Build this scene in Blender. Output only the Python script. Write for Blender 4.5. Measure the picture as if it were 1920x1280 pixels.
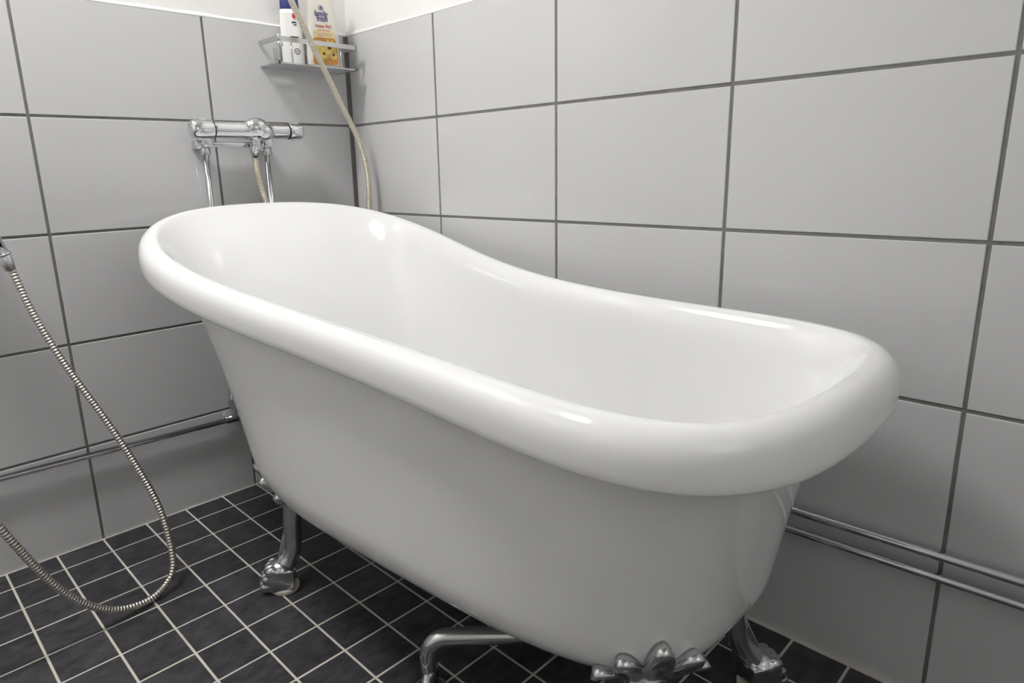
import bpy, bmesh, math, random
import numpy as np
from mathutils import Vector, Matrix

for o in list(bpy.data.objects):
    bpy.data.objects.remove(o)
scene = bpy.context.scene
COL = scene.collection
random.seed(7)

# ------------------------------------------------------------------ camera
cd = bpy.data.cameras.new('camera')
cam = bpy.data.objects.new('camera', cd)
COL.objects.link(cam)
right = Vector((0.70490909, -0.70890377, -0.0236352))
down = Vector((-0.18193774, -0.14850451, -0.97203141))
fwd = Vector((0.6855668, 0.68949391, -0.23365853))
M = Matrix.Identity(4)
for i in range(3):
    M[i][0], M[i][1], M[i][2] = right[i], -down[i], -fwd[i]
M.translation = (-1.1719, -1.7510, 0.8750)
cam.matrix_world = M
cd.sensor_width = 36.0
cd.lens = 1238.04 / 1920 * 36.0
cd.shift_x = (960 - 922.65) / 1920
cd.shift_y = (614.52 - 640) / 1920
cd.clip_start = 0.02
cd.dof.use_dof = True
cd.dof.focus_distance = 1.5
cd.dof.aperture_fstop = 8.0
scene.camera = cam

# ------------------------------------------------------------------ world, exposure
w = bpy.data.worlds.new('world')
w.use_nodes = True
w.node_tree.nodes['Background'].inputs[0].default_value = (0.9, 0.93, 1.0, 1)
w.node_tree.nodes['Background'].inputs[1].default_value = 0.15
scene.world = w
vs = scene.view_settings
vs.view_transform = 'Standard'
vs.look = 'None'
vs.gamma = 1.0
vs.use_curve_mapping = False
vs.exposure = 1.2
LAMP_STRENGTH = 30.0
FILL_STRENGTH = 0.4  # glow of the fill panel added behind the camera

# ------------------------------------------------------------------ materials
def mat(name, col, rough=0.5, metal=0.0, coat=0.0, bump=None, var=None, spec=0.5, trans=0.0, sss=0.0):
    m = bpy.data.materials.new(name)
    m.use_nodes = True
    nt = m.node_tree
    b = nt.nodes['Principled BSDF']
    b.inputs['Base Color'].default_value = (*col, 1)
    b.inputs['Roughness'].default_value = rough
    b.inputs['Metallic'].default_value = metal
    b.inputs['Coat Weight'].default_value = coat
    b.inputs['Coat Roughness'].default_value = 0.05
    b.inputs['Specular IOR Level'].default_value = spec
    b.inputs['Transmission Weight'].default_value = trans
    tc = nt.nodes.new('ShaderNodeTexCoord')
    if bump:
        scale, strength, dist = bump
        n = nt.nodes.new('ShaderNodeTexNoise')
        n.inputs['Scale'].default_value = scale
        n.inputs['Detail'].default_value = 3
        nt.links.new(tc.outputs['Object'], n.inputs['Vector'])
        bp = nt.nodes.new('ShaderNodeBump')
        bp.inputs['Strength'].default_value = strength
        bp.inputs['Distance'].default_value = dist
        nt.links.new(n.outputs['Fac'], bp.inputs['Height'])
        nt.links.new(bp.outputs['Normal'], b.inputs['Normal'])
    if var:
        scale, c0, c1 = var
        n = nt.nodes.new('ShaderNodeTexNoise')
        n.inputs['Scale'].default_value = scale
        n.inputs['Detail'].default_value = 6
        n.inputs['Roughness'].default_value = 0.65
        nt.links.new(tc.outputs['Object'], n.inputs['Vector'])
        r = nt.nodes.new('ShaderNodeValToRGB')
        r.color_ramp.elements[0].position = 0.3
        r.color_ramp.elements[0].color = (*c0, 1)
        r.color_ramp.elements[1].position = 0.7
        r.color_ramp.elements[1].color = (*c1, 1)
        nt.links.new(n.outputs['Fac'], r.inputs['Fac'])
        nt.links.new(r.outputs['Color'], b.inputs['Base Color'])
    return m

def slate_mat():
    m = bpy.data.materials.new('slate_floor_tile')
    m.use_nodes = True
    nt = m.node_tree
    b = nt.nodes['Principled BSDF']
    tc = nt.nodes.new('ShaderNodeTexCoord')
    oi = nt.nodes.new('ShaderNodeObjectInfo')
    mul = nt.nodes.new('ShaderNodeVectorMath'); mul.operation = 'SCALE'
    mul.inputs[0].default_value = (13.0, 7.0, 5.0)
    nt.links.new(oi.outputs['Random'], mul.inputs['Scale'])
    add = nt.nodes.new('ShaderNodeVectorMath'); add.operation = 'ADD'
    nt.links.new(tc.outputs['Object'], add.inputs[0])
    nt.links.new(mul.outputs[0], add.inputs[1])
    mp = nt.nodes.new('ShaderNodeMapping')
    mp.inputs['Scale'].default_value = (1.0, 1.7, 1.0)
    nt.links.new(add.outputs[0], mp.inputs['Vector'])
    n = nt.nodes.new('ShaderNodeTexNoise')
    n.inputs['Scale'].default_value = 26
    n.inputs['Detail'].default_value = 7
    n.inputs['Roughness'].default_value = 0.7
    nt.links.new(mp.outputs[0], n.inputs['Vector'])
    r = nt.nodes.new('ShaderNodeValToRGB')
    r.color_ramp.elements[0].position = 0.32
    r.color_ramp.elements[0].color = (0.020, 0.0195, 0.0225, 1)
    r.color_ramp.elements[1].position = 0.72
    r.color_ramp.elements[1].color = (0.078, 0.074, 0.083, 1)
    nt.links.new(n.outputs['Fac'], r.inputs['Fac'])
    hs = nt.nodes.new('ShaderNodeHueSaturation')
    mr = nt.nodes.new('ShaderNodeMapRange')
    mr.inputs['To Min'].default_value = 0.85
    mr.inputs['To Max'].default_value = 1.2
    nt.links.new(oi.outputs['Random'], mr.inputs['Value'])
    nt.links.new(mr.outputs[0], hs.inputs['Value'])
    nt.links.new(r.outputs['Color'], hs.inputs['Color'])
    nt.links.new(hs.outputs['Color'], b.inputs['Base Color'])
    b.inputs['Roughness'].default_value = 0.42
    b.inputs['Specular IOR Level'].default_value = 0.4
    bp = nt.nodes.new('ShaderNodeBump')
    bp.inputs['Strength'].default_value = 0.35
    bp.inputs['Distance'].default_value = 0.0015
    nt.links.new(n.outputs['Fac'], bp.inputs['Height'])
    nt.links.new(bp.outputs['Normal'], b.inputs['Normal'])
    return m

MT = {
    'tile': mat('glazed_white_tile', (0.63, 0.63, 0.637), 0.09, bump=(7, 0.06, 0.004)),
    'grout': mat('grey_wall_grout', (0.19, 0.185, 0.18), 0.85, bump=(300, 0.3, 0.001), var=(40, (0.16, 0.157, 0.152), (0.22, 0.216, 0.21))),
    'paint': mat('white_wall_paint', (0.87, 0.865, 0.85), 0.6, bump=(60, 0.25, 0.002)),
    'caulk': mat('white_caulk', (0.86, 0.86, 0.85), 0.35),
    'ceiling': mat('white_ceiling_paint', (0.80, 0.80, 0.79), 0.7),
    'fgrout': mat('pale_floor_grout', (0.60, 0.57, 0.50), 0.8, bump=(250, 0.3, 0.001), var=(14, (0.60, 0.57, 0.50), (0.74, 0.71, 0.65))),
    'slate': slate_mat(),
    'acrylic': mat('white_acrylic', (0.86, 0.86, 0.855), 0.10, coat=0.3),
    'chrome': mat('chrome', (0.72, 0.72, 0.74), 0.07, 1.0),
    'pipe': mat('chrome_pipe', (0.66, 0.66, 0.67), 0.12, 1.0),
    'castfoot': mat('worn_chrome_casting', (0.64, 0.64, 0.65), 0.20, 1.0, bump=(35, 0.25, 0.004)),
    'brushed': mat('brushed_aluminium', (0.62, 0.62, 0.63), 0.3, 1.0),
    'dark': mat('dark_gap', (0.02, 0.02, 0.02), 0.5),
    'cream': mat('cream_plastic_hose', (0.66, 0.62, 0.50), 0.25, 0.35, coat=0.3),
    'steelhose': mat('steel_hose', (0.66, 0.62, 0.57), 0.28, 1.0),
    'pad': mat('yellowed_white_plastic', (0.72, 0.68, 0.56), 0.4),
    'bottle': mat('cream_white_plastic', (0.80, 0.76, 0.70), 0.3),
    'bottle2': mat('white_plastic', (0.82, 0.82, 0.80), 0.3),
    'navy': mat('navy_print', (0.03, 0.04, 0.20), 0.5),
    'orange': mat('red_orange_print', (0.55, 0.09, 0.05), 0.5),
    'brownprint': mat('brown_print', (0.40, 0.20, 0.12), 0.5),
    'red': mat('red_print', (0.6, 0.02, 0.06), 0.5),
    'black': mat('black_print', (0.02, 0.025, 0.05), 0.5),
    'petal': mat('yellow_petal_print', (0.75, 0.50, 0.06), 0.45, var=(160, (0.62, 0.42, 0.04), (0.85, 0.72, 0.28))),
    'honey': mat('honey_label_print', (0.60, 0.30, 0.06), 0.4, var=(45, (0.42, 0.15, 0.02), (0.66, 0.38, 0.09))),
    'fade': mat('pale_yellow_print', (0.74, 0.64, 0.36), 0.4, var=(60, (0.70, 0.58, 0.26), (0.78, 0.70, 0.48))),
    'floret': mat('brown_flower_centre_print', (0.10, 0.05, 0.02), 0.5),
    'wood': mat('brown_door', (0.30, 0.24, 0.19), 0.5, bump=(20, 0.1, 0.002)),
    'whiteplastic': mat('lamp_housing', (0.8, 0.8, 0.8), 0.4),
}
lm = bpy.data.materials.new('lamp_diffuser')
lm.use_nodes = True
lb = lm.node_tree.nodes['Principled BSDF']
lb.inputs['Base Color'].default_value = (1, 1, 1, 1)
lb.inputs['Emission Color'].default_value = (1.0, 0.985, 0.96, 1)
lb.inputs['Emission Strength'].default_value = LAMP_STRENGTH
MT['lamp'] = lm
wm = lm.copy(); wm.name = 'fill_panel_glow'  # cool emissive face for the added fill panel
wb = wm.node_tree.nodes['Principled BSDF']
wb.inputs['Emission Color'].default_value = (0.95, 0.98, 1.0, 1)
wb.inputs['Emission Strength'].default_value = FILL_STRENGTH
wb.inputs['Roughness'].default_value = 0.6
MT['fill_glow'] = wm

# ------------------------------------------------------------------ helpers
def link(o, parent=None):
    COL.objects.link(o)
    if parent is not None:
        o.parent = parent
    return o

def tag(o, label=None, cat=None, group=None, kind=None):
    if label: o['label'] = label
    if cat: o['category'] = cat
    if group: o['group'] = group
    if kind: o['kind'] = kind
    return o

def empty(name, loc=(0, 0, 0)):
    o = bpy.data.objects.new(name, None)
    o.empty_display_size = 0.05
    o.location = loc
    return link(o)

def mesh(name, verts, faces, m, smooth=True):
    me = bpy.data.meshes.new(name)
    me.from_pydata([tuple(map(float, v)) for v in verts], [], faces)
    me.materials.append(MT[m])
    if smooth:
        me.polygons.foreach_set('use_smooth', [True] * len(me.polygons))
    me.update()
    return me

def put(name, me, parent=None, loc=None):
    """world-space mesh data; parent has only a translation"""
    o = bpy.data.objects.new(name, me)
    link(o, parent)
    if parent is not None:
        o.matrix_parent_inverse = Matrix.Identity(4)
        o.location = -Vector(parent.location) if loc is None else loc
    elif loc is not None:
        o.location = loc
    return o

def join(parts):
    V, F = [], []
    for v, f in parts:
        n = len(V)
        V += [tuple(map(float, p)) for p in v]
        F += [tuple(i + n for i in q) for q in f]
    return V, F

def box(c, s, R=None):
    V = []
    for sx in (-1, 1):
        for sy in (-1, 1):
            for sz in (-1, 1):
                p = Vector((sx * s[0] / 2, sy * s[1] / 2, sz * s[2] / 2))
                if R is not None: p = R @ p
                V.append(p + Vector(c))
    F = [(0, 1, 3, 2), (4, 6, 7, 5), (0, 4, 5, 1), (2, 3, 7, 6), (0, 2, 6, 4), (1, 5, 7, 3)]
    return V, F

def frame(d):
    d = Vector(d).normalized()
    a = Vector((0, 0, 1)) if abs(d.z) < 0.9 else Vector((1, 0, 0))
    x = d.cross(a).normalized()
    return x, x.cross(d).normalized(), d

def lathe(p0, axis, prof, seg=32, cap=True):
    """prof: list of (distance along axis, radius)"""
    x, y, d = frame(axis)
    p0 = Vector(p0)
    V, F = [], []
    for s, r in prof:
        for k in range(seg):
            a = 2 * math.pi * k / seg
            V.append(p0 + d * s + (x * math.cos(a) + y * math.sin(a)) * r)
    for i in range(len(prof) - 1):
        for k in range(seg):
            a, b = i * seg + k, i * seg + (k + 1) % seg
            F.append((a, a + seg, b + seg, b))
    if cap:
        F.append(tuple(range(seg)))
        F.append(tuple(reversed(range((len(prof) - 1) * seg, len(prof) * seg))))
    return V, F

def spline(pts, step):
    """Catmull-Rom resampled at even arc length"""
    P = [Vector(p) for p in pts]
    P = [2 * P[0] - P[1]] + P + [2 * P[-1] - P[-2]]
    out = []
    for i in range(1, len(P) - 2):
        for k in range(24):
            t = k / 24
            a, b, c, d = P[i - 1], P[i], P[i + 1], P[i + 2]
            # centripetal-ish: uniform is enough here
            out.append(0.5 * ((2 * b) + (c - a) * t + (2 * a - 5 * b + 4 * c - d) * t * t + (3 * b - a - 3 * c + d) * t ** 3))
    out.append(P[-2])
    L = [0]
    for a, b in zip(out, out[1:]):
        L.append(L[-1] + (b - a).length)
    n = max(2, int(L[-1] / step) + 1)
    A = np.array([tuple(v) for v in out]); L = np.array(L)
    s = np.linspace(0, L[-1], n)
    Q = np.stack([np.interp(s, L, A[:, i]) for i in range(3)], 1)
    # light smoothing
    for _ in range(2):
        Q[1:-1] = 0.25 * Q[:-2] + 0.5 * Q[1:-1] + 0.25 * Q[2:]
    return [Vector(q) for q in Q], s

def tube(path, rad, seg=16, cap=True):
    """path: list of Vector; rad: float or list"""
    V, F = [], []
    n = len(path)
    t0 = (path[1] - path[0]).normalized()
    x, y, _ = frame(t0)
    for i in range(n):
        t = (path[min(i + 1, n - 1)] - path[max(i - 1, 0)]).normalized()
        x = (x - t * x.dot(t)).normalized()
        y = t.cross(x)
        r = rad if not hasattr(rad, '__len__') else rad[i]
        for k in range(seg):
            a = 2 * math.pi * k / seg
            V.append(path[i] + (x * math.cos(a) + y * math.sin(a)) * r)
    for i in range(n - 1):
        for k in range(seg):
            a, b = i * seg + k, i * seg + (k + 1) % seg
            F.append((a, b, b + seg, a + seg))
    if cap:
        F.append(tuple(reversed(range(seg))))
        F.append(tuple(range((n - 1) * seg, n * seg)))
    return V, F

def corrugated(pts, r, pitch, depth, seg=14):
    path, s = spline(pts, pitch / 5)
    rad = [r - depth * (0.5 + 0.5 * math.cos(2 * math.pi * v / pitch)) for v in s]
    return tube(path, rad, seg)

def polyline_bend(pts, R, n=8):
    """straight runs with rounded corners of radius R"""
    P = [Vector(p) for p in pts]
    out = [P[0]]
    for a, b, c in zip(P, P[1:], P[2:]):
        d1, d2 = (b - a).normalized(), (c - b).normalized()
        ang = d1.angle(d2)
        if ang < 1e-3: out.append(b); continue
        t = R * math.tan(ang / 2)
        p1, p2 = b - d1 * t, b + d2 * t
        nrm = (d2 - d1 * d1.dot(d2)).normalized()
        cc = p1 + nrm * R
        for k in range(n + 1):
            f = ang * k / n
            out.append(cc - nrm * R * math.cos(f) + d1 * R * math.sin(f))
    out.append(P[-1])
    return out

def ellipsoid(c, r, seg=20, rings=12, R=None):
    V, F = [], []
    for i in range(rings + 1):
        th = math.pi * i / rings
        for k in range(seg):
            a = 2 * math.pi * k / seg
            p = Vector((r[0] * math.sin(th) * math.cos(a), r[1] * math.sin(th) * math.sin(a), r[2] * math.cos(th)))
            if R is not None: p = R @ p
            V.append(p + Vector(c))
    for i in range(rings):
        for k in range(seg):
            a, b = i * seg + k, i * seg + (k + 1) % seg
            F.append((a, a + seg, b + seg, b))
    return V, F

def remeshed(name, VF, m, voxel=0.002, smooth_it=6):
    me = mesh(name, VF[0], VF[1], m)
    bm = bmesh.new(); bm.from_mesh(me)
    bmesh.ops.remove_doubles(bm, verts=bm.verts, dist=1e-6)
    bmesh.ops.recalc_face_normals(bm, faces=bm.faces)
    bm.to_mesh(me); bm.free()
    o = bpy.data.objects.new(name, me)
    COL.objects.link(o)
    md = o.modifiers.new('r', 'REMESH'); md.mode = 'VOXEL'; md.voxel_size = voxel; md.use_smooth_shade = True
    if smooth_it:
        sm = o.modifiers.new('s', 'SMOOTH'); sm.factor = 0.5; sm.iterations = smooth_it
    dg = bpy.context.evaluated_depsgraph_get()
    dg.update()
    res = bpy.data.meshes.new_from_object(o.evaluated_get(dg))
    bpy.data.objects.remove(o)
    if not res.materials: res.materials.append(MT[m])
    res.polygons.foreach_set('use_smooth', [True] * len(res.polygons))
    return res

def bevelled(name, VF, m, width, segs=2, smooth=True):
    me = mesh(name, VF[0], VF[1], m, smooth)
    bm = bmesh.new(); bm.from_mesh(me)
    bmesh.ops.remove_doubles(bm, verts=bm.verts, dist=1e-6)
    bmesh.ops.recalc_face_normals(bm, faces=bm.faces)
    ed = [e for e in bm.edges if len(e.link_faces) == 2 and e.calc_face_angle() > 0.6]
    bmesh.ops.bevel(bm, geom=ed, offset=width, segments=segs, profile=0.5, affect='EDGES')
    bm.to_mesh(me); bm.free()
    me.polygons.foreach_set('use_smooth', [smooth] * len(me.polygons))
    return me

# ------------------------------------------------------------------ room
RX, RY, RZ = -2.10, -2.70, 2.35          # room extents: x RX..0, y RY..0
ROWZ = [0.0, 0.2459, 0.5007, 0.7555, 1.0103, 1.2594]
FZ0, FZX, FZY = -0.0015, -0.0015, 0.0076   # floor falls gently
def floor_z(x, y): return FZ0 + FZX * x + FZY * y
G = 0.006                                 # wall grout joint

def wall_panel(name, label, quad_boxes):
    V, F = join([box(*b) for b in quad_boxes])
    o = put(name, mesh(name, V, F, 'grout', False))
    return tag(o, label, 'wall', kind='structure')

wall_left = wall_panel('wall_left', 'white tiled wall with grey grout behind the mixer tap', [((RX / 2, 0.052, 0.61), (abs(RX) + 0.3, 0.10, 1.30))])
wall_right = wall_panel('wall_right', 'white tiled wall with grey grout along the bathtub', [((0.052, RY / 2, 0.61), (0.10, abs(RY) + 0.3, 1.30))])

def tile_mesh(w, h, t=0.008, ch=0.0012):
    """face in the XZ plane at y=0 (proud side -y), centred"""
    a, b = w / 2, h / 2
    V = [(-a, t, -b), (a, t, -b), (a, t, b), (-a, t, b),
         (-a, ch, -b), (a, ch, -b), (a, ch, b), (-a, ch, b),
         (-a + ch, 0, -b + ch), (a - ch, 0, -b + ch), (a - ch, 0, b - ch), (-a + ch, 0, b - ch)]
    F = []
    for k in range(4):
        n = (k + 1) % 4
        F += [(k, n, n + 4, k + 4), (k + 4, n + 4, n + 8, k + 8)]
    F.append((8, 9, 10, 11))
    return mesh('wall_tile', V, F, 'tile', False)
_tiles = {}
def get_tile(w, h):
    k = (round(w, 4), round(h, 4))
    if k not in _tiles: _tiles[k] = tile_mesh(w, h)
    return _tiles[k]

def jitter(s): return random.uniform(-s, s)
xl = [-0.011] + [-0.4191 - 0.4 * k for k in range(5)]
xl = [v for v in xl if v > RX] + [RX]
yr = [-0.004] + [-0.3864 - 0.4 * k for k in range(7)]
yr = [v for v in yr if v > RY] + [RY]
for r in range(5):
    z0, z1 = ROWZ[r] + (G / 2 if r else -0.03), ROWZ[r + 1] - (G / 2 if r < 4 else 0)
    for a, b in zip(xl, xl[1:]):
        x0, x1 = b + G / 2, a - (G / 2 if a < -0.1 else 0)
        if x1 - x0 < 0.02: continue
        o = put('wall_tile', get_tile(x1 - x0, z1 - z0), wall_left, ((x0 + x1) / 2, jitter(0.0003), (z0 + z1) / 2))
        o.rotation_euler = (jitter(0.0012), 0, jitter(0.0012))
    for a, b in zip(yr, yr[1:]):
        y0, y1 = b + G / 2, a - (G / 2 if a < -0.1 else 0)
        if y1 - y0 < 0.02: continue
        o = put('wall_tile', get_tile(y1 - y0, z1 - z0), wall_right, (jitter(0.0003), (y0 + y1) / 2, (z0 + z1) / 2))
        o.rotation_euler = (0, jitter(0.0012), -math.pi / 2 + jitter(0.0012))

# painted wall above the tiles, with the caulk bead along the tile top
def shell(name, label, b, m, parent=None, cat='wall'):
    o = put(name, mesh(name, *box(*b), m, False), parent)
    if parent is None: tag(o, label, cat, kind='structure')
    return o
shell('painted_wall', None, ((RX / 2, 0.056, (1.2594 + RZ) / 2 + .05), (abs(RX) + 0.3, 0.10, RZ - 1.2594 + .1)), 'paint', wall_left)
shell('painted_wall', None, ((0.056, RY / 2, (1.2594 + RZ) / 2 + .05), (0.10, abs(RY) + 0.3, RZ - 1.2594 + .1)), 'paint', wall_right)
def bead(along_x, L, parent):
    V, F = [], []
    n = 60
    for i in range(n + 1):
        s = -L * i / n
        wv = 0.0012 * math.sin(i * 1.7) + 0.0008 * math.sin(i * 0.6)
        for (q, z) in ((0.008, 1.2585), (0.0003, 1.2585), (-0.0006, 1.2605), (0.0022, 1.2655 + wv), (0.0075, 1.2695 + wv)):
            V.append((s, q, z) if along_x else (q, s, z))
    for i in range(n):
        for k in range(4):
            a = i * 5 + k
            F.append((a, a + 1, a + 6, a + 5))
    put('caulk_bead', mesh('caulk_bead', V, F, 'caulk'), parent)
bead(True, abs(RX), wall_left)
bead(False, abs(RY), wall_right)
shell('wall_back', 'plain white wall opposite the mixer tap', ((RX / 2, RY - 0.05, RZ / 2), (abs(RX) + 0.3, 0.10, RZ + 0.2)), 'paint')
shell('wall_side', 'plain white wall opposite the bathtub', ((RX - 0.05, RY / 2, RZ / 2), (0.10, abs(RY) + 0.3, RZ + 0.2)), 'paint')
shell('ceiling', 'plain white ceiling', ((RX / 2, RY / 2, RZ + 0.05), (abs(RX) + 0.3, abs(RY) + 0.3, 0.10)), 'ceiling', cat='ceiling')

# door, and an unseen glowing panel added as fill light behind the camera
door = empty('door_1', (RX, -1.75, 0)); tag(door, 'white panel door opposite the bathtub', 'door', kind='structure')
put('door_leaf', bevelled('door_leaf', box((RX + 0.018, -1.75, 1.02), (0.036, 0.80, 2.0)), 'whiteplastic', 0.004), door)
put('door_frame', bevelled('door_frame', join([box((RX + 0.02, -1.31, 1.05), (0.05, 0.07, 2.1)), box((RX + 0.02, -2.19, 1.05), (0.05, 0.07, 2.1)), box((RX + 0.02, -1.75, 2.07), (0.05, 0.95, 0.07))]), 'whiteplastic', 0.004), door)
fill_panel = empty('fill_panel_1', (-1.0, RY, 1.50)); tag(fill_panel, 'glowing fill light panel added opposite the mixer tap', 'fill panel', kind='structure')
put('fill_panel_face', mesh('fill_panel_face', *box((-1.0, RY + 0.012, 1.50), (0.80, 0.012, 0.80)), 'fill_glow', False), fill_panel)
put('fill_panel_frame', bevelled('fill_panel_frame', join([box((-1.0 + sx * 0.42, RY + 0.015, 1.50), (0.05, 0.04, 0.89)) for sx in (-1, 1)] + [box((-1.0, RY + 0.015, 1.50 + sz * 0.42), (0.89, 0.04, 0.05)) for sz in (-1, 1)]), 'whiteplastic', 0.004), fill_panel)

# floor
fm = bmesh.new()
fl = put('floor', mesh('floor', [(RX - .1, RY - .1, floor_z(RX - .1, RY - .1) - 0.0012), (.02, RY - .1, floor_z(.02, RY - .1) - 0.0012), (.02, .02, floor_z(.02, .02) - 0.0012), (RX - .1, .02, floor_z(RX - .1, .02) - 0.0012)], [(0, 1, 2, 3)], 'fgrout', False))
fm.free()
tag(fl, 'black slate mosaic floor with pale grout under the bathtub', 'floor', kind='structure')
FG = 0.005
def floor_tile_geo(w, d, t=0.006, ch=0.0008):
    a, b = w / 2, d / 2
    V = [(-a, -b, -t), (a, -b, -t), (a, b, -t), (-a, b, -t), (-a, -b, -ch), (a, -b, -ch), (a, b, -ch), (-a, b, -ch),
         (-a + ch, -b + ch, 0), (a - ch, -b + ch, 0), (a - ch, b - ch, 0), (-a + ch, b - ch, 0)]
    F = []
    for k in range(4):
        n = (k + 1) % 4
        F += [(k, n, n + 4, k + 4), (k + 4, n + 4, n + 8, k + 8)]
    F.append((8, 9, 10, 11))
    return V, F
_ft = {}
fx = [-0.009]
k = 10
while True:
    v = -1.0223 + 0.10055 * k
    if v <= RX: fx.append(RX); break
    if v < -0.02: fx.append(v)
    k -= 1
fy = [-0.003]
k = 0
while True:
    v = -(0.0795 + 0.09977 * k)
    if v <= RY: fy.append(RY); break
    fy.append(v); k += 1
stuff = []
for a, b in zip(fx, fx[1:]):
    for c, d in zip(fy, fy[1:]):
        wv, dv = a - b - FG, c - d - FG
        if wv < 0.008 or dv < 0.008: continue
        cx, cy = (a + b) / 2, (c + d) / 2
        if cx > -1.36 and cy > -1.75:
            key = (round(wv, 3), round(dv, 3))
            if key not in _ft: _ft[key] = mesh('floor_tile', *floor_tile_geo(*key), 'slate', False)
            o = put('floor_tile', _ft[key], fl, (cx, cy, floor_z(cx, cy) + jitter(0.0002)))
            o.rotation_euler = (FZY + jitter(0.002), jitter(0.002), 0)
        else:
            V, F = floor_tile_geo(wv, dv)
            stuff.append(([(x + cx, y + cy, z + floor_z(cx, cy)) for x, y, z in V], F))
o = put('floor_tiling', mesh('floor_tiling', *join(stuff), 'slate', False), fl)
tag(o, kind='stuff')

# ------------------------------------------------------------------ lamp (ceiling, out of frame)
def lamp(x, y, sx, sy, label):
    e = empty('ceiling_lamp', (x, y, RZ)); tag(e, label, 'lamp')
    put('lamp_housing', bevelled('lamp_housing', box((x, y, RZ - 0.02), (sx + 0.04, sy + 0.04, 0.04)), 'whiteplastic', 0.006), e)
    put('diffuser', bevelled('diffuser', box((x, y, RZ - 0.045), (sx, sy, 0.02)), 'lamp', 0.006), e)
lamp(-1.13, -0.48, 0.50, 0.20, 'rectangular white ceiling lamp near the mixer wall')

# ------------------------------------------------------------------ bathtub
Q = dict(xc=-0.3997, yc=-0.8777, th=-0.0191, a=0.6556, b=0.2894, nn=3.6594, nf=3.5613, e=0.2149, bn=0.0312, bf=0.1429, e2=0.4438, e3=-0.055)
ZP = [-0.0179, -0.02285, 0.03513, 0.08373, 0.06586, 0.59974]
BQ = dict(xb=-0.3821, yb=-0.9328, ab=0.4879, bb=0.2635, nb=3.5257, eb=0.1732, zb=0.1856, r=0.1596, f=0.285, ins=0.047, g=0.566)
CT, ST = math.cos(Q['th']), math.sin(Q['th'])

def spow(v, p): return np.sign(v) * np.abs(v) ** p

def rim_curve(T, off, dz):
    def uv(T):
        c, s = np.cos(T), np.sin(T)
        wv = 1 / (1 + np.exp(-s * 6)); n = Q['nn'] * (1 - wv) + Q['nf'] * wv
        cu, sv = spow(c, 2 / n), spow(s, 2 / n)
        u = Q['b'] * cu * (1 + Q['e'] * sv + Q['e2'] * sv ** 2 + Q['e3'] * sv ** 3)
        v = Q['a'] * sv + np.where(sv > 0, Q['bf'], -Q['bn']) * sv ** 2 * (1 - cu ** 2)
        return u, v
    u, v = uv(T)
    h = 4e-3
    u1, v1 = uv(T + h); u0, v0 = uv(T - h)
    du, dv = u1 - u0, v1 - v0
    l = np.hypot(du, dv) + 1e-12
    U, V = u + off * dv / l, v - off * du / l
    L = np.clip((v + Q['a'] + Q['bn']) / (2 * Q['a'] + Q['bn'] + Q['bf']) * 2 - 1, -1, 1)
    z = np.polyval(ZP, L) + dz
    return np.stack([Q['xc'] + CT * U - ST * V, Q['yc'] + ST * U + CT * V, z], -1)

def body_curve(T, d, inset=0.0, B=BQ):
    top = rim_curve(T, -B['ins'] - inset, 0.0)
    c, s = np.cos(T), np.sin(T)
    cu, sv = spow(c, 2 / B['nb']), spow(s, 2 / B['nb'])
    u, v = B['bb'] * cu * (1 + B['eb'] * sv), B['ab'] * sv
    h = 4e-3
    def uv(T):
        cu, sv = spow(np.cos(T), 2 / B['nb']), spow(np.sin(T), 2 / B['nb'])
        return B['bb'] * cu * (1 + B['eb'] * sv), B['ab'] * sv
    u1, v1 = uv(T + h); u0, v0 = uv(T - h)
    du, dv = u1 - u0, v1 - v0
    l = np.hypot(du, dv) + 1e-12
    o = 0.0
    if d > 1 - B['f']:
        o = B['r'] * (1 - math.sqrt(max(0, 1 - ((d - 1 + B['f']) / B['f']) ** 2)))
    U, V = u - (o + inset) * dv / l, v + (o + inset) * du / l
    bot = np.stack([B['xb'] + CT * U - ST * V, B['yb'] + ST * U + CT * V, np.full(len(T), B['zb'])], -1)
    P = top * (1 - d) + bot * d
    g = d ** B['g']
    P[:, :2] = top[:, :2] * (1 - g) + bot[:, :2] * g
    return P

# ring parameter spaced evenly along the rim
TT = np.linspace(0, 2 * np.pi, 4001)
c0 = 0.5 * rim_curve(TT, 0, 0) + 0.5 * body_curve(TT, 0.9)
ll = np.concatenate([[0], np.cumsum(np.linalg.norm(np.diff(c0, axis=0), axis=1))])
NR = 220
TR = np.interp(np.linspace(0, ll[-1], NR, endpoint=False), ll, TT)

def closed_smooth(P, it):
    for _ in range(it):
        P = 0.25 * np.roll(P, 1, 0) + 0.5 * P + 0.25 * np.roll(P, -1, 0)
    return P

rings = []
f = BQ['f']
lev = list(np.linspace(0, 1 - f, 12)) + list(1 - f + f * np.sin(np.linspace(0, math.pi / 2, 14))[1:])
base = body_curve(TR, 1.0)
cen = base.mean(0)
for s in (0.02, 0.35, 0.7):                         # closed underside
    rings.append(cen + (base - cen) * s)
for d in reversed(lev):
    rings.append(body_curve(TR, d))
nbody = len(rings)
rings.append(rim_curve(TR, -0.040, 0.002))
# rolled rim: under-lip, skirt, crest, roll inwards
for off, dz in ((-0.02, 0.000), (-0.005, -0.001), (-0.001, 0.0005), (0.0008, 0.004), (0.0014, 0.012), (0.0014, 0.024), (0.0006, 0.034), (-0.0022, 0.0435), (-0.0075, 0.0515), (-0.015, 0.0575), (-0.023, 0.0605), (-0.030, 0.0612), (-0.0365, 0.0600)):
    rings.append(rim_curve(TR, off, dz))
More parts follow.
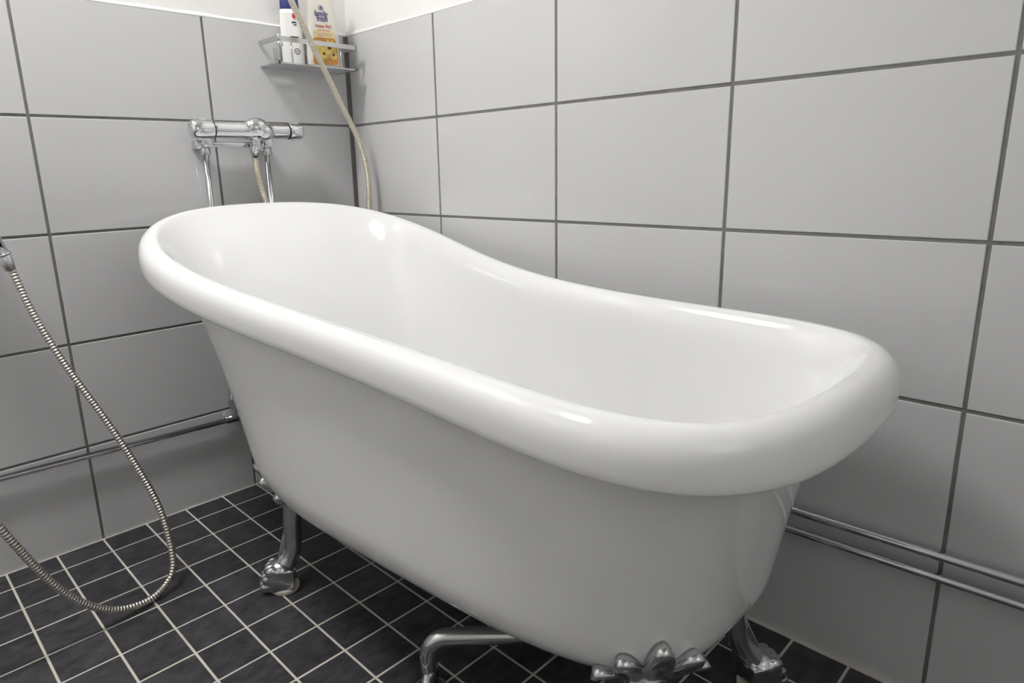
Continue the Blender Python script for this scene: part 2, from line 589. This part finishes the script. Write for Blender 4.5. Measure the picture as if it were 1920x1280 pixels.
# inside: one smooth section per ring position, from the crest down to the flat bottom
nrim = len(rings)
rings.append(rim_curve(TR, -0.0425, 0.0570))
rings.append(rim_curve(TR, -0.0480, 0.0520))
BI = dict(BQ); BI.update(zb=BQ['zb'] + 0.03, r=0.15, f=0.45, ins=0.0575, bb=BQ['bb'] - 0.03, ab=BQ['ab'] - 0.03, g=0.66)
fi = BI['f']
for d in list(np.linspace(0.0, 1 - fi, 12))[0:] + list(1 - fi + fi * np.sin(np.linspace(0, math.pi / 2, 14))[1:]):
    P = body_curve(TR, d, 0.0, BI)
    k = max(0.0, 1 - d / 0.18)
    P[:, 2] += 0.034 * k * k
    rings.append(P)
base = rings[-1]; cen = base.mean(0)
for s in (0.7, 0.35):
    rings.append(cen + (base - cen) * s)
sect = np.stack(rings[nrim - 1:], 0)                 # (levels, NR, 3)
dl = np.linalg.norm(np.diff(sect, axis=0), axis=2)
cl = np.concatenate([np.zeros((1, NR)), np.cumsum(dl, 0)], 0)
NL = 56
out = np.zeros((NL, NR, 3))
for k in range(NR):
    ss = np.linspace(0, 1, NL) ** 1.35 * cl[-1, k]
    for i in range(3):
        out[:, k, i] = np.interp(ss, cl[:, k], sect[:, k, i])
for _ in range(14):
    out[1:-1] = 0.25 * out[:-2] + 0.5 * out[1:-1] + 0.25 * out[2:]
rings = rings[:nrim] + [out[i] for i in range(1, NL)]
rings.append(cen + (base - cen) * 0.02)
rings = [closed_smooth(P, 3) for P in rings]
V = np.concatenate(rings)
F = []
for i in range(len(rings) - 1):
    for k in range(NR):
        a, b = i * NR + k, i * NR + (k + 1) % NR
        F.append((a, b, b + NR, a + NR))
F.append(tuple(reversed(range(NR))))
F.append(tuple(range((len(rings) - 1) * NR, len(rings) * NR)))
from mathutils.bvhtree import BVHTree
BODY = BVHTree.FromPolygons([tuple(map(float, v)) for v in V[:nbody * NR]], [q for q in F if max(q) < nbody * NR])
tub = empty('bathtub', (BQ['xb'], BQ['yb'], floor_z(BQ['xb'], BQ['yb'])))
tag(tub, 'white freestanding slipper bathtub on chrome claw feet beside the tiled wall', 'bathtub')
put('tub_shell', mesh('tub_shell', V, F, 'acrylic'), tub)

# claw feet
def on_body(p):
    q, n, _, _ = BODY.find_nearest(Vector(p))
    c = Vector((BQ['xb'], BQ['yb'], 0.45))
    if n.dot(q - c) < 0: n = -n
    return q, n

def make_foot(seed, paw, R0=0.085, lean=0.0):
    pz = floor_z(*paw)
    paw = Vector((paw[0], paw[1], pz))
    P0, n0 = on_body(seed)
    out = Vector((n0.x, n0.y, 0)).normalized()
    dirp = Vector((paw.x - P0.x, paw.y - P0.y, 0))
    if dirp.length > 0.02: out = (out + dirp.normalized()).normalized()
    side = Vector((-out.y, out.x, 0))
    Rm = Matrix((out, side, Vector((0, 0, 1)))).transposed()
    foot = []
    # leg: S-shaped casting from the tub to the paw
    pts = [P0 - n0 * 0.004 + Vector((0, 0, 0.02)), P0 + out * 0.010 - Vector((0, 0, 0.012)),
           P0 * 0.72 + paw * 0.28 + out * 0.004 + Vector((0, 0, 0.0)), P0 * 0.40 + paw * 0.60 - out * 0.008 + Vector((0, 0, 0.0)), paw - out * 0.006 + Vector((0, 0, 0.045))]
    path, s = spline(pts, 0.004)
    s = s / s[-1]
    rad = np.interp(s, [0, 0.12, 0.3, 0.6, 0.85, 1], [0.024, 0.026, 0.022, 0.0185, 0.0185, 0.021])
    LV, LF = tube(path, list(rad), 20)
    leg = remeshed('leg', join([(LV, LF),
        ellipsoid(P0 + out * 0.016 - Vector((0, 0, 0.004)), (0.012, 0.026, 0.02), R=Rm),
        tube([path[len(path) // 4] + out * 0.014, path[len(path) // 2] + out * 0.013, path[-1] + out * 0.012], 0.006, 10)]), 'castfoot', 0.0022, 3)
    # paw
    loc = lambda x, y, z: paw + Rm @ Vector((x, y, z))
    parts = [box(loc(-0.004, 0, 0.031), (0.052, 0.054, 0.046), Rm),
             ellipsoid(loc(-0.002, 0, 0.050), (0.028, 0.027, 0.020), R=Rm)]
    for yy, xx in ((-0.0195, 0.020), (-0.0065, 0.024), (0.0065, 0.024), (0.0195, 0.020)):
        parts.append(ellipsoid(loc(xx - 0.006, yy, 0.052), (0.015, 0.0085, 0.013), R=Rm))
        parts.append(ellipsoid(loc(xx + 0.004, yy, 0.036), (0.013, 0.0080, 0.011), R=Rm))
        parts.append(ellipsoid(loc(xx + 0.010, yy, 0.019), (0.012, 0.0080, 0.011), R=Rm))
    pw = remeshed('paw', join(parts), 'castfoot', 0.0016, 7)
    e = put('claw_foot', leg, tub)
    q1 = put('paw', pw, e, (0, 0, 0))
    q2 = put('rubber_pad', bevelled('rubber_pad', lathe(paw - out * 0.008, (0, 0, 1), [(0.0, 0.030), (0.009, 0.030)], 36), 'pad', 0.001), e, (0, 0, 0))
    # fluted leaf crest hugging the tub
    NA, NB = 61, 16
    _, nm = on_body(P0 + Vector((0, 0, 0.06)) + Vector((n0.x, n0.y, 0)) * 0.04)
    nc = Vector((nm.x, nm.y, min(nm.z, 0.0) * 0.6)).normalized()
    tgt = Vector((0, 0, 1)).cross(nc).normalized()
    upv = nc.cross(tgt).normalized()
    CV, CF = [], []
    for layer in (0, 1):
        for i in range(NA):
            fa = -1 + 2 * i / (NA - 1)
            ang = fa * 1.25
            lobe = abs(math.cos(fa * math.pi * 2.5))          # 5 lobes
            Rr = R0 * (1.0 - 0.30 * abs(fa)) * (0.64 + 0.36 * lobe ** 0.7)
            for j in range(NB):
                r = j / (NB - 1)
                aa, hh = math.sin(ang) * Rr * r, math.cos(ang) * Rr * r * 1.1 - 0.012
                flat = P0 + tgt * (aa + lean * hh) + upv * hh
                hit = BODY.ray_cast(flat + nc * 0.12, -nc)
                if hit[0] is None: hit = BODY.find_nearest(flat)
                p, n = hit[0], hit[1]
                if n.dot(nc) < 0: n = -n
                th = 0.004 + (0.004 + 0.008 * lobe) * (0.25 + 0.75 * r) + 0.006 * max(0, (r - 0.8) / 0.2) * lobe
                if j == NB - 1: th *= 0.82
                CV.append(p + n * (th if layer else -0.001))
    N1 = NA * NB
    for i in range(NA - 1):
        for j in range(NB - 1):
            a = i * NB + j
            CF.append((N1 + a, N1 + a + 1, N1 + a + NB + 1, N1 + a + NB))
            CF.append((a, a + NB, a + NB + 1, a + 1))
        a = i * NB + NB - 1
        CF.append((a, a + NB, N1 + a + NB, N1 + a))
    for i, s_ in ((0, 1), (NA - 1, -1)):
        for j in range(NB - 1):
            a = i * NB + j
            q = (a, a + 1, N1 + a + 1, N1 + a)
            CF.append(q if s_ > 0 else tuple(reversed(q)))
    put('leaf_crest', mesh('leaf_crest', CV, CF, 'castfoot'), e, (0, 0, 0))
    return e

make_foot((-0.560, -0.530, 0.205), (-0.609, -0.514), 0.105)
make_foot((-0.205, -0.515, 0.205), (-0.150, -0.500), 0.105)
make_foot((-0.514, -1.361, 0.205), (-0.572, -1.428), 0.114)
make_foot((-0.225, -1.330, 0.205), (-0.165, -1.378), 0.085)
# moulded ledge low on the side where the waste sits
q1, n1 = on_body((-0.575, -1.06, 0.19))
q2, n2 = on_body((-0.545, -1.20, 0.19))
tdir = (q2 - q1).normalized()
nn_ = (n1 + n2).normalized()
Rl = Matrix((tdir, nn_, tdir.cross(nn_))).transposed()
put('moulded_ledge', mesh('moulded_ledge', *ellipsoid((q1 + q2) / 2 - nn_ * 0.002, ((q2 - q1).length * 0.6, 0.006, 0.013), 28, 14, Rl), 'acrylic'), tub)

# ------------------------------------------------------------------ drain pipe under the tub
P = polyline_bend([(-0.566, -0.965, floor_z(-.566, -.965) - 0.002), (-0.566, -0.965, 0.092), (-0.437, -1.095, 0.094), (-0.34, -1.20, 0.097), (-0.34, -1.20, 0.181)], 0.036, 12)
dp = put('drain_pipe', mesh('drain_pipe', *tube(P, 0.0155, 28), 'pipe'))
tag(dp, 'thick chrome waste pipe bent down to the floor under the bathtub', 'pipe')
q = put('floor_collar', mesh('floor_collar', *lathe((-0.566, -0.965, floor_z(-.566, -.965) - 0.001), (0, 0, 1), [(0, 0.03), (0.003, 0.029), (0.006, 0.018)], 32), 'pipe'), dp, (0, 0, 0))

# ------------------------------------------------------------------ supply pipes
PR_ = 0.0075
lowz = lambda s: 0.207 + 0.0275 * s
pa = empty('supply_pipe', (-0.466, -0.02, 0.22))
tag(pa, 'low chrome pipe running along both tiled walls just above the floor', 'pipe')
run = polyline_bend([(RX + .005, -0.020, lowz(-RX)), (-0.466, -0.020, lowz(0.466)), (-0.020, -0.020, 0.208), (-0.020, -1.36, 0.219), (-0.020, RY + .005, 0.248)], 0.03, 8)
put('horizontal_run', mesh('horizontal_run', *tube(run, PR_, 18), 'pipe'), pa)
put('riser', mesh('riser', *tube([Vector((-0.466, -0.020, 0.222)), Vector((-0.464, -0.024, 0.6)), Vector((-0.461, -0.030, 0.928))], PR_, 18), 'pipe'), pa)
tee = join([lathe((-0.466, -0.020, 0.226), (0, 0, 1), [(0, 0.0105), (0.03, 0.0105), (0.031, 0.0135), (0.05, 0.0135), (0.051, 0.0085), (0.056, 0.0080)], 6),
            lathe((-0.490, -0.020, 0.2205), (1, 0, 0), [(0, 0.0105), (0.048, 0.0105)], 20)])
put('tee_fitting', mesh('tee_fitting', *tee, 'chrome', False), pa)
pb = empty('supply_pipe', (-0.297, -0.02, 0.262))
tag(pb, 'upper chrome pipe of the pair running along the wall beside the bathtub', 'pipe')
run = polyline_bend([(-0.297, -0.030, 0.928), (-0.297, -0.020, 0.250), (-0.0205, -0.0200, 0.252), (-0.0205, -1.36, 0.258), (-0.0205, RY + .005, 0.281)], 0.03, 8)
put('horizontal_run', mesh('horizontal_run', *tube(run, PR_, 18), 'pipe'), pb)

# ------------------------------------------------------------------ mixer tap
mx = empty('mixer_tap', (-0.355, 0, 0.985))
tag(mx, 'chrome thermostatic mixer tap on the tiled wall above the bathtub', 'tap')
MY, MZ = -0.058, 0.986
bodyp = [(0, 0.0195), (0.002, 0.0205), (0.075, 0.0205), (0.095, 0.0225), (0.140, 0.0225), (0.155, 0.0200), (0.200, 0.0195), (0.202, 0.0185)]
mb = remeshed('tap_body', join([lathe((-0.448, MY, MZ), (1, 0, 0), bodyp, 36),
     ellipsoid((-0.335, MY - 0.002, MZ + 0.006), (0.034, 0.030, 0.028)),
     ellipsoid((-0.318, MY - 0.008, MZ - 0.004), (0.024, 0.024, 0.022)),
     lathe((-0.338, MY + 0.002, MZ - 0.048), (0, 0, 1), [(0, 0.0125), (0.03, 0.013), (0.045, 0.016)], 24),
     lathe((-0.335, MY, MZ), (0, 1, 0), [(0, 0.02), (0.045, 0.018)], 24)]), 'chrome', 0.0018, 4)
put('tap_body', mb, mx)
def knob(x0, dr, L, r):
    prof = [(0, r * 0.96), (0.002, r), (L * 0.72, r), (L * 0.86, r * 0.92), (L * 0.95, r * 0.68), (L * 0.99, r * 0.35), (L, 0.001)]
    k = put('knob', mesh('knob', *lathe((x0, MY, MZ), (dr, 0, 0), prof, 40), 'chrome'), mx)
    for gb in (((x0 + dr * L * 0.45, MY - r, MZ - 0.006), (L * 0.5, 0.005, 0.010)), ((x0 + dr * L * 0.45, MY + 0.003, MZ + r), (L * 0.55, 0.010, 0.005)), ((x0 + dr * L * 0.45, MY - 0.003, MZ - r), (L * 0.5, 0.010, 0.005))):
        put('grip', bevelled('grip', box(*gb), 'chrome', 0.0012), k, (0, 0, 0))
    put('seam_ring', mesh('seam_ring', *lathe((x0 - dr * 0.0022, MY, MZ), (dr, 0, 0), [(0, r * 0.955), (0.003, r * 0.955)], 40), 'dark'), k, (0, 0, 0))
knob(-0.450, -1, 0.056, 0.0235)
knob(-0.244, 1, 0.042, 0.0215)
put('wall_bar', bevelled('wall_bar', join([box((-0.387, -0.030, 0.952), (0.196, 0.018, 0.013)), box((-0.470, -0.016, 0.952), (0.026, 0.032, 0.022)), box((-0.300, -0.016, 0.950), (0.034, 0.032, 0.026))]), 'chrome', 0.002), mx)
for x in (-0.462, -0.300):
    put('valve_body', bevelled('valve_body', box((x, -0.040, 0.957), (0.024, 0.03, 0.024)), 'chrome', 0.003), mx)
for x in (-0.461, -0.297):
    put('hex_nut', bevelled('hex_nut', lathe((x, -0.030, 0.926), (0, 0, 1), [(0, 0.0125), (0.018, 0.0125)], 6), 'chrome', 0.0015), mx)
    put('ferrule', mesh('ferrule', *lathe((x, -0.030, 0.942), (0, 0, 1), [(0, 0.010), (0.010, 0.009), (0.016, 0.0105)], 24), 'chrome'), mx)
put('hose_outlet', mesh('hose_outlet', *lathe((-0.343, -0.055, 0.918), (0, 0, 1), [(0, 0.0090), (0.012, 0.0105), (0.013, 0.0125), (0.026, 0.0125), (0.027, 0.011), (0.036, 0.011)], 24), 'chrome'), mx)

# ------------------------------------------------------------------ cream hose with its hand shower
cream_pts = [(-0.344, -0.055, 0.926), (-0.34, -0.05, 0.885), (-0.33, -0.045, 0.841), (-0.322, -0.048, 0.801), (-0.290, -0.054, 0.68), (-0.235, -0.054, 0.56), (-0.16, -0.055, 0.50), (-0.09, -0.085, 0.54), (-0.055, -0.12, 0.66),
             (-0.048, -0.128, 0.777), (-0.045, -0.128, 0.842), (-0.051, -0.126, 0.909), (-0.07, -0.125, 0.97), (-0.093, -0.125, 1.016), (-0.115, -0.125, 1.055), (-0.163, -0.13, 1.142), (-0.209, -0.135, 1.225), (-0.249, -0.14, 1.296), (-0.281, -0.145, 1.362), (-0.315, -0.13, 1.47), (-0.335, -0.10, 1.60), (-0.34, -0.075, 1.70)]
hs = empty('shower_hose', (-0.344, -0.055, 0.926))
tag(hs, 'cream ribbed shower hose looping from the mixer tap past the wire shelf', 'hose')
put('ribbed_tube', mesh('ribbed_tube', *corrugated(cream_pts, 0.0084, 0.0036, 0.0014, 14), 'cream'), hs)
hd = empty('hand_shower', (-0.34, 0, 1.74))
tag(hd, 'chrome hand shower hung on the painted wall above the mixer tap', 'shower head')
put('wall_bracket', bevelled('wall_bracket', join([box((-0.34, -0.03, 1.74), (0.03, 0.06, 0.03))]), 'chrome', 0.004), hd)
put('handle', mesh('handle', *lathe((-0.34, -0.075, 1.69), (0, -0.25, 1), [(0, 0.009), (0.03, 0.0125), (0.18, 0.014), (0.20, 0.012)], 24), 'chrome'), hd)
put('spray_head', mesh('spray_head', *lathe((-0.34, -0.115, 1.89), (0, -0.9, -0.45), [(0, 0.02), (0.012, 0.045), (0.03, 0.046), (0.034, 0.043)], 36), 'chrome'), hd)

# ------------------------------------------------------------------ steel hose with second hand shower
steel_pts = [(-0.917, -0.1, 0.702), (-0.8985, -0.125, 0.607), (-0.867, -0.16, 0.499), (-0.819, -0.215, 0.367), (-0.785, -0.26, 0.258), (-0.766, -0.3, 0.169), (-0.764, -0.33, 0.083), (-0.775, -0.345, 0.036), (-0.81, -0.354, 0.010), (-0.851, -0.366, 0.010), (-0.903, -0.375, 0.03), (-0.954, -0.383, 0.08), (-0.991, -0.388, 0.14), (-1.022, -0.392, 0.212), (-1.05, -0.395, 0.284), (-1.12, -0.38, 0.46), (-1.20, -0.30, 0.66), (-1.27, -0.16, 0.78), (-1.30, -0.07, 0.76), (-1.30, -0.05, 0.70)]
h2 = empty('shower_hose', (-0.81, -0.354, 0.0))
tag(h2, 'steel ribbed shower hose hanging in a loop down to the dark floor', 'hose')
put('ribbed_tube', mesh('ribbed_tube', *corrugated(steel_pts, 0.0077, 0.0066, 0.0018, 18), 'steelhose'), h2)
ha = empty('hand_shower', (-0.93, 0, 0.85))
tag(ha, 'chrome hand shower handle joined to the steel hose', 'shower head')
ax = Vector((-0.295, 0.0, 0.955)).normalized()
B0 = Vector((-0.917, -0.1, 0.697))
put('hose_nut', mesh('hose_nut', *lathe(B0, ax, [(0, 0.0095), (0.001, 0.0100), (0.031, 0.0145), (0.032, 0.0135)], 28), 'brushed'), ha)
put('collar', mesh('collar', *lathe(B0 + ax * 0.031, ax, [(0, 0.0145), (0.001, 0.0165), (0.005, 0.0165), (0.006, 0.014)], 28), 'chrome'), ha)
put('handle', mesh('handle', *lathe(B0 + ax * 0.036, ax, [(0, 0.0135), (0.10, 0.0140), (0.19, 0.0150), (0.21, 0.012)], 28), 'chrome'), ha)
hp = B0 + ax * 0.235
put('spray_head', mesh('spray_head', *lathe(hp + Vector((0, 0.01, 0.02)), (0, -0.8, -0.5), [(0, 0.02), (0.014, 0.046), (0.03, 0.047), (0.034, 0.043)], 36), 'chrome'), ha)
mid = B0 + ax * 0.15
put('wall_bracket', bevelled('wall_bracket', join([box((mid.x, -0.045, mid.z), (0.03, 0.09, 0.03))]), 'chrome', 0.004), ha)
outl = empty('wall_outlet', (-1.30, 0, 0.70))
tag(outl, 'small chrome wall outlet feeding the steel hose', 'tap')
put('outlet_body', mesh('outlet_body', *tube(polyline_bend([(-1.30, 0.002, 0.69), (-1.30, -0.05, 0.69), (-1.30, -0.05, 0.715)], 0.012, 6), 0.009, 18), 'chrome'), outl)
put('rosette', mesh('rosette', *lathe((-1.30, 0.001, 0.69), (0, -1, 0), [(0, 0.028), (0.004, 0.027), (0.008, 0.012)], 32), 'chrome'), outl)

# ------------------------------------------------------------------ wire shelf
sh = empty('shower_shelf', (-0.155, 0, 1.154))
tag(sh, 'chrome shower shelf with flat rail holding two bottles in the corner', 'shelf')
X0, X1, Y1, SZ, RZT = -0.275, -0.036, -0.098, 1.154, 1.212
# base frame and slats
fr = join([box(((X0 + X1) / 2, -0.004, SZ), (X1 - X0, 0.010, 0.004)), box(((X0 + X1) / 2, Y1 + 0.005, SZ), (X1 - X0, 0.010, 0.004)),
           box((X0 + 0.004, Y1 / 2, SZ), (0.008, -Y1, 0.004)), box((X1 - 0.004, Y1 / 2, SZ), (0.008, -Y1, 0.004))])
put('base_frame', bevelled('base_frame', fr, 'brushed', 0.0008, 2, False), sh)
for i in range(5):
    yy = -0.020 - i * 0.0145
    put('slat', bevelled('slat', box(((X0 + X1) / 2, yy, SZ), (X1 - X0 - 0.012, 0.009, 0.0025)), 'brushed', 0.0006, 2, False), sh)
rl = join([box(((X0 + X1) / 2, Y1 + 0.0015, RZT), (X1 - X0, 0.003, 0.012)), box((X0 + 0.0015, Y1 / 2, RZT), (0.003, -Y1, 0.012)), box((X1 - 0.0015, Y1 / 2, RZT), (0.003, -Y1, 0.012))])
put('rail', bevelled('rail', rl, 'brushed', 0.0006, 2, False), sh)
for x in (X0 + 0.006, -0.232, -0.084):
    put('post', mesh('post', *lathe((x, Y1 + 0.005, SZ), (0, 0, 1), [(0, 0.0022), (RZT - SZ, 0.0022)], 14), 'brushed'), sh)
kb = put('ball_knob', mesh('ball_knob', *join([ellipsoid((X0 + 0.006, Y1 - 0.004, RZT - 0.014), (0.0085, 0.0085, 0.0085)), lathe((X0 + 0.006, Y1 - 0.001, RZT - 0.010), (0, 0, 1), [(0, 0.004), (0.018, 0.004), (0.020, 0.002)], 16)]), 'chrome'), sh)
put('wall_plate', bevelled('wall_plate', box(((X0 + X1) / 2, -0.0015, RZT - 0.02), (0.16, 0.003, 0.03)), 'brushed', 0.001), sh)

# ------------------------------------------------------------------ bottles
def bottle_mesh(name, prof, m, seg=64, n=3.2):
    """prof: list of (z, half width, half depth); local x = width, y = depth"""
    V, F = [], []
    for z, a, b in prof:
        for k in range(seg):
            t = 2 * math.pi * k / seg
            V.append((a * math.copysign(abs(math.cos(t)) ** (2 / n), math.cos(t)), b * math.copysign(abs(math.sin(t)) ** (2 / n), math.sin(t)), z))
    for i in range(len(prof) - 1):
        for k in range(seg):
            a, b = i * seg + k, i * seg + (k + 1) % seg
            F.append((a, b, b + seg, a + seg))
    F.append(tuple(reversed(range(seg))))
    F.append(tuple(range((len(prof) - 1) * seg, len(prof) * seg)))
    return mesh(name, V, F, m)

def text_mesh(body, size, width, m, bold=0.0):
    cu = bpy.data.curves.new('lettering', 'FONT')
    cu.body = body; cu.size = size; cu.align_x = 'CENTER'; cu.align_y = 'CENTER'
    cu.offset = bold
    cu.extrude = 0.00012
    o = bpy.data.objects.new('lettering', cu)
    COL.objects.link(o)
    dg = bpy.context.evaluated_depsgraph_get(); dg.update()
    me = bpy.data.meshes.new_from_object(o.evaluated_get(dg))
    bpy.data.objects.remove(o)
    xs = [v.co.x for v in me.vertices]
    k = width / (max(xs) - min(xs)); c = (max(xs) + min(xs)) / 2
    for v in me.vertices:
        v.co = Vector(((v.co.x - c) * k, -v.co.z, v.co.y))
    me.materials.clear(); me.materials.append(MT[m])
    return me

def flat_poly(pts, m, name='print', t=0.0002):
    """outline in local x,z on the bottle face (thin print with thickness)"""
    n = len(pts)
    V = [(x, -t, z) for x, z in pts] + [(x, t, z) for x, z in pts]
    F = [tuple(range(n)), tuple(reversed(range(n, 2 * n)))]
    F += [(i, n + i, n + (i + 1) % n, (i + 1) % n) for i in range(n)]
    return mesh(name, V, F, m, False)

def rounded(w, h, r, cz, cx=0.0, n=6, taper=1.0):
    P = []
    for sx, sz, a0 in ((1, -1, -90), (1, 1, 0), (-1, 1, 90), (-1, -1, 180)):
        for k in range(n + 1):
            a = math.radians(a0 + 90 * k / n)
            x, z = sx * (w / 2 - r) + r * math.cos(a), sz * (h / 2 - r) + r * math.sin(a)
            P.append((cx + x * (1 - (1 - taper) * (z + h / 2) / h), cz + z))
    return P

def child(o_parent, name, me, loc=(0, 0, 0)):
    o = bpy.data.objects.new(name, me)
    link(o, o_parent)
    o.location = loc
    return o

BZ = 1.1563
b1 = empty('shower_cream_bottle', (-0.1190, -0.0625, BZ))
b1.rotation_euler = (0, 0, -0.31)
tag(b1, 'cream white shower bottle with honey flower label on the corner shelf', 'bottle')
prof = [(0, .040, .014), (.002, .0445, .018), (.006, .047, .0205), (.03, .0472, .0208), (.07, .0445, .0205), (.11, .0395, .0200), (.15, .0350, .0190), (.175, .0325, .0180), (.19, .028, .016), (.197, .020, .014), (.199, .015, .012)]
child(b1, 'bottle_body', bottle_mesh('bottle_body', prof, 'bottle'))
child(b1, 'cap', bottle_mesh('cap', [(.199, .018, .014), (.2, .019, .015), (.228, .018, .0145), (.231, .016, .013)], 'bottle2'))
FY = -0.0212
def pr(name, me, z=0.0, x=0.0, y=None): return child(b1, name, me, (x, FY if y is None else y, z))
lab = pr('honey_label', flat_poly(rounded(0.070, 0.068, 0.008, 0.040, 0.0, taper=0.86), 'honey', 'honey_label'))
child(b1, 'pale_label', flat_poly(rounded(0.060, 0.022, 0.006, 0.082, 0.0, taper=0.93), 'fade', 'pale_label', 0.00012), (0, FY + 0.0002, 0))
fl_parts = []
random.seed(3)
for cx, cz, R in ((0.012, 0.050, 0.021), (-0.004, 0.034, 0.016), (0.022, 0.032, 0.014), (-0.016, 0.056, 0.013)):
    for k in range(11):
        a = 2 * math.pi * k / 11 + random.uniform(-.15, .15)
        pts = []
        for s in range(12):
            tt = 2 * math.pi * s / 12
            lx, lw = R * 0.58 + R * 0.42 * math.cos(tt), R * 0.16 * math.sin(tt)
            x, z = cx + lx * math.cos(a) - lw * math.sin(a), cz + lx * math.sin(a) + lw * math.cos(a)
            pts.append((min(max(x, -0.031), 0.031), min(max(z, 0.010), 0.073)))
        fl_parts.append(pts)
VF = []
for i, pts in enumerate(fl_parts):
    n = len(pts); t = 0.0003 + 0.00001 * (i % 11)
    VF.append(([(x, -t, z) for x, z in pts], [tuple(range(n))]))
child(lab, 'flower_print', mesh('flower_print', *join(VF), 'petal', False))
VF = []
for cx, cz, R in ((0.012, 0.050, 0.0055), (-0.004, 0.034, 0.004), (0.022, 0.032, 0.0036)):
    pts = [(cx + R * math.cos(2 * math.pi * k / 16), -0.0005, cz + R * math.sin(2 * math.pi * k / 16)) for k in range(16)]
    VF.append((pts, [tuple(range(16))]))
child(lab, 'flower_centre', mesh('flower_centre', *join(VF), 'floret', False))
pr('lettering', text_mesh('family', 0.02, 0.0355, 'navy', 0.00025), 0.134, -0.004)
pr('lettering', text_mesh('fresh', 0.02, 0.0285, 'navy', 0.00025), 0.1215, -0.002)
pr('lettering', text_mesh('Honey Rich', 0.012, 0.0435, 'orange', 0.0001), 0.1035, 0.0)
pr('lettering', text_mesh('SHOWER CREAM', 0.006, 0.034, 'orange'), 0.0925, 0.0)
bars = []
random.seed(5)
for zz, wd in ((0.0845, 0.046), (0.0795, 0.034)):
    x = -wd / 2
    while x < wd / 2:
        L = random.uniform(0.003, 0.007)
        bars.append(box((x + L / 2, 0, zz), (L, 0.0003, 0.0012)))
        x += L + 0.0012
pr('small_print', mesh('small_print', *join(bars), 'brownprint', False))
VF = []
for k in range(10):                                    # little star flower above the name
    a = 2 * math.pi * k / 10
    VF.append(box((0.0066 * math.cos(a) * 0.75, 0, 0.0066 * math.sin(a) * 0.75), (0.0045, 0.0003, 0.0010), Matrix.Rotation(-a, 3, 'Y')))
VF.append(lathe((0, 0.0001, 0), (0, -1, 0), [(0, 0.0022), (0.0003, 0.0022)], 16))
pr('flower_emblem', mesh('flower_emblem', *join(VF), 'navy', False), 0.1485, -0.004)
ring = []
for k in range(24):
    a = 2 * math.pi * k / 24
    ring.append(box((0.0075 * math.cos(a), 0, 0.0075 * math.sin(a)), (0.0021, 0.0003, 0.0009), Matrix.Rotation(-a + math.pi / 2, 3, 'Y')))
ring.append(box((0, 0, 0), (0.010, 0.0003, 0.0012)))
pr('round_seal', mesh('round_seal', *join(ring), 'orange', False), 0.072, -0.011, FY - 0.0003)

b2 = empty('white_bottle', (-0.1965, -0.0370, BZ))
b2.rotation_euler = (0, 0, -0.6)
tag(b2, 'white bottle with blue cap beside the cream white bottle on the shelf', 'bottle')
prof = [(0, .024, .012), (.002, .027, .0155), (.006, .0285, .0175), (.06, .0285, .0175), (.10, .0275, .017), (.13, .026, .016), (.141, .025, .0155)]
child(b2, 'bottle_body', bottle_mesh('bottle_body', prof, 'bottle2'))
child(b2, 'cap', bottle_mesh('cap', [(.1405, .023, .0145), (.142, .0245, .015), (.175, .023, .0145), (.178, .021, .013)], 'navy'))
F2 = -0.0178
def pr2(name, me, x, z): return child(b2, name, me, (x, F2, z))
pr2('label_band', mesh('label_band', *box((0, 0, 0), (0.020, 0.0004, 0.010), Matrix.Rotation(0.10, 3, 'Y')), 'black', False), 0.008, 0.068)
ring = []
for k in range(20):
    a = 2 * math.pi * k / 20
    ring.append(box((0.0065 * math.cos(a), 0, 0.0065 * math.sin(a)), (0.0023, 0.0004, 0.0016), Matrix.Rotation(-a + math.pi / 2, 3, 'Y')))
ring.append(box((0, 0, 0), (0.006, 0.0004, 0.0018)))
pr2('round_mark', mesh('round_mark', *join(ring), 'black', False), 0.012, 0.036)
pr2('red_mark', flat_poly([(0.003, -0.008), (0.0045, 0), (0.003, 0.009), (-0.002, 0.005), (-0.0035, 0), (-0.002, -0.005)], 'red', 'red_mark'), 0.010, 0.1235)
pr2('dark_mark', mesh('dark_mark', *join([box((0, 0, 0), (0.012, 0.0004, 0.003)), box((0.002, 0, -0.006), (0.008, 0.0004, 0.002))]), 'black', False), 0.010, 0.108)
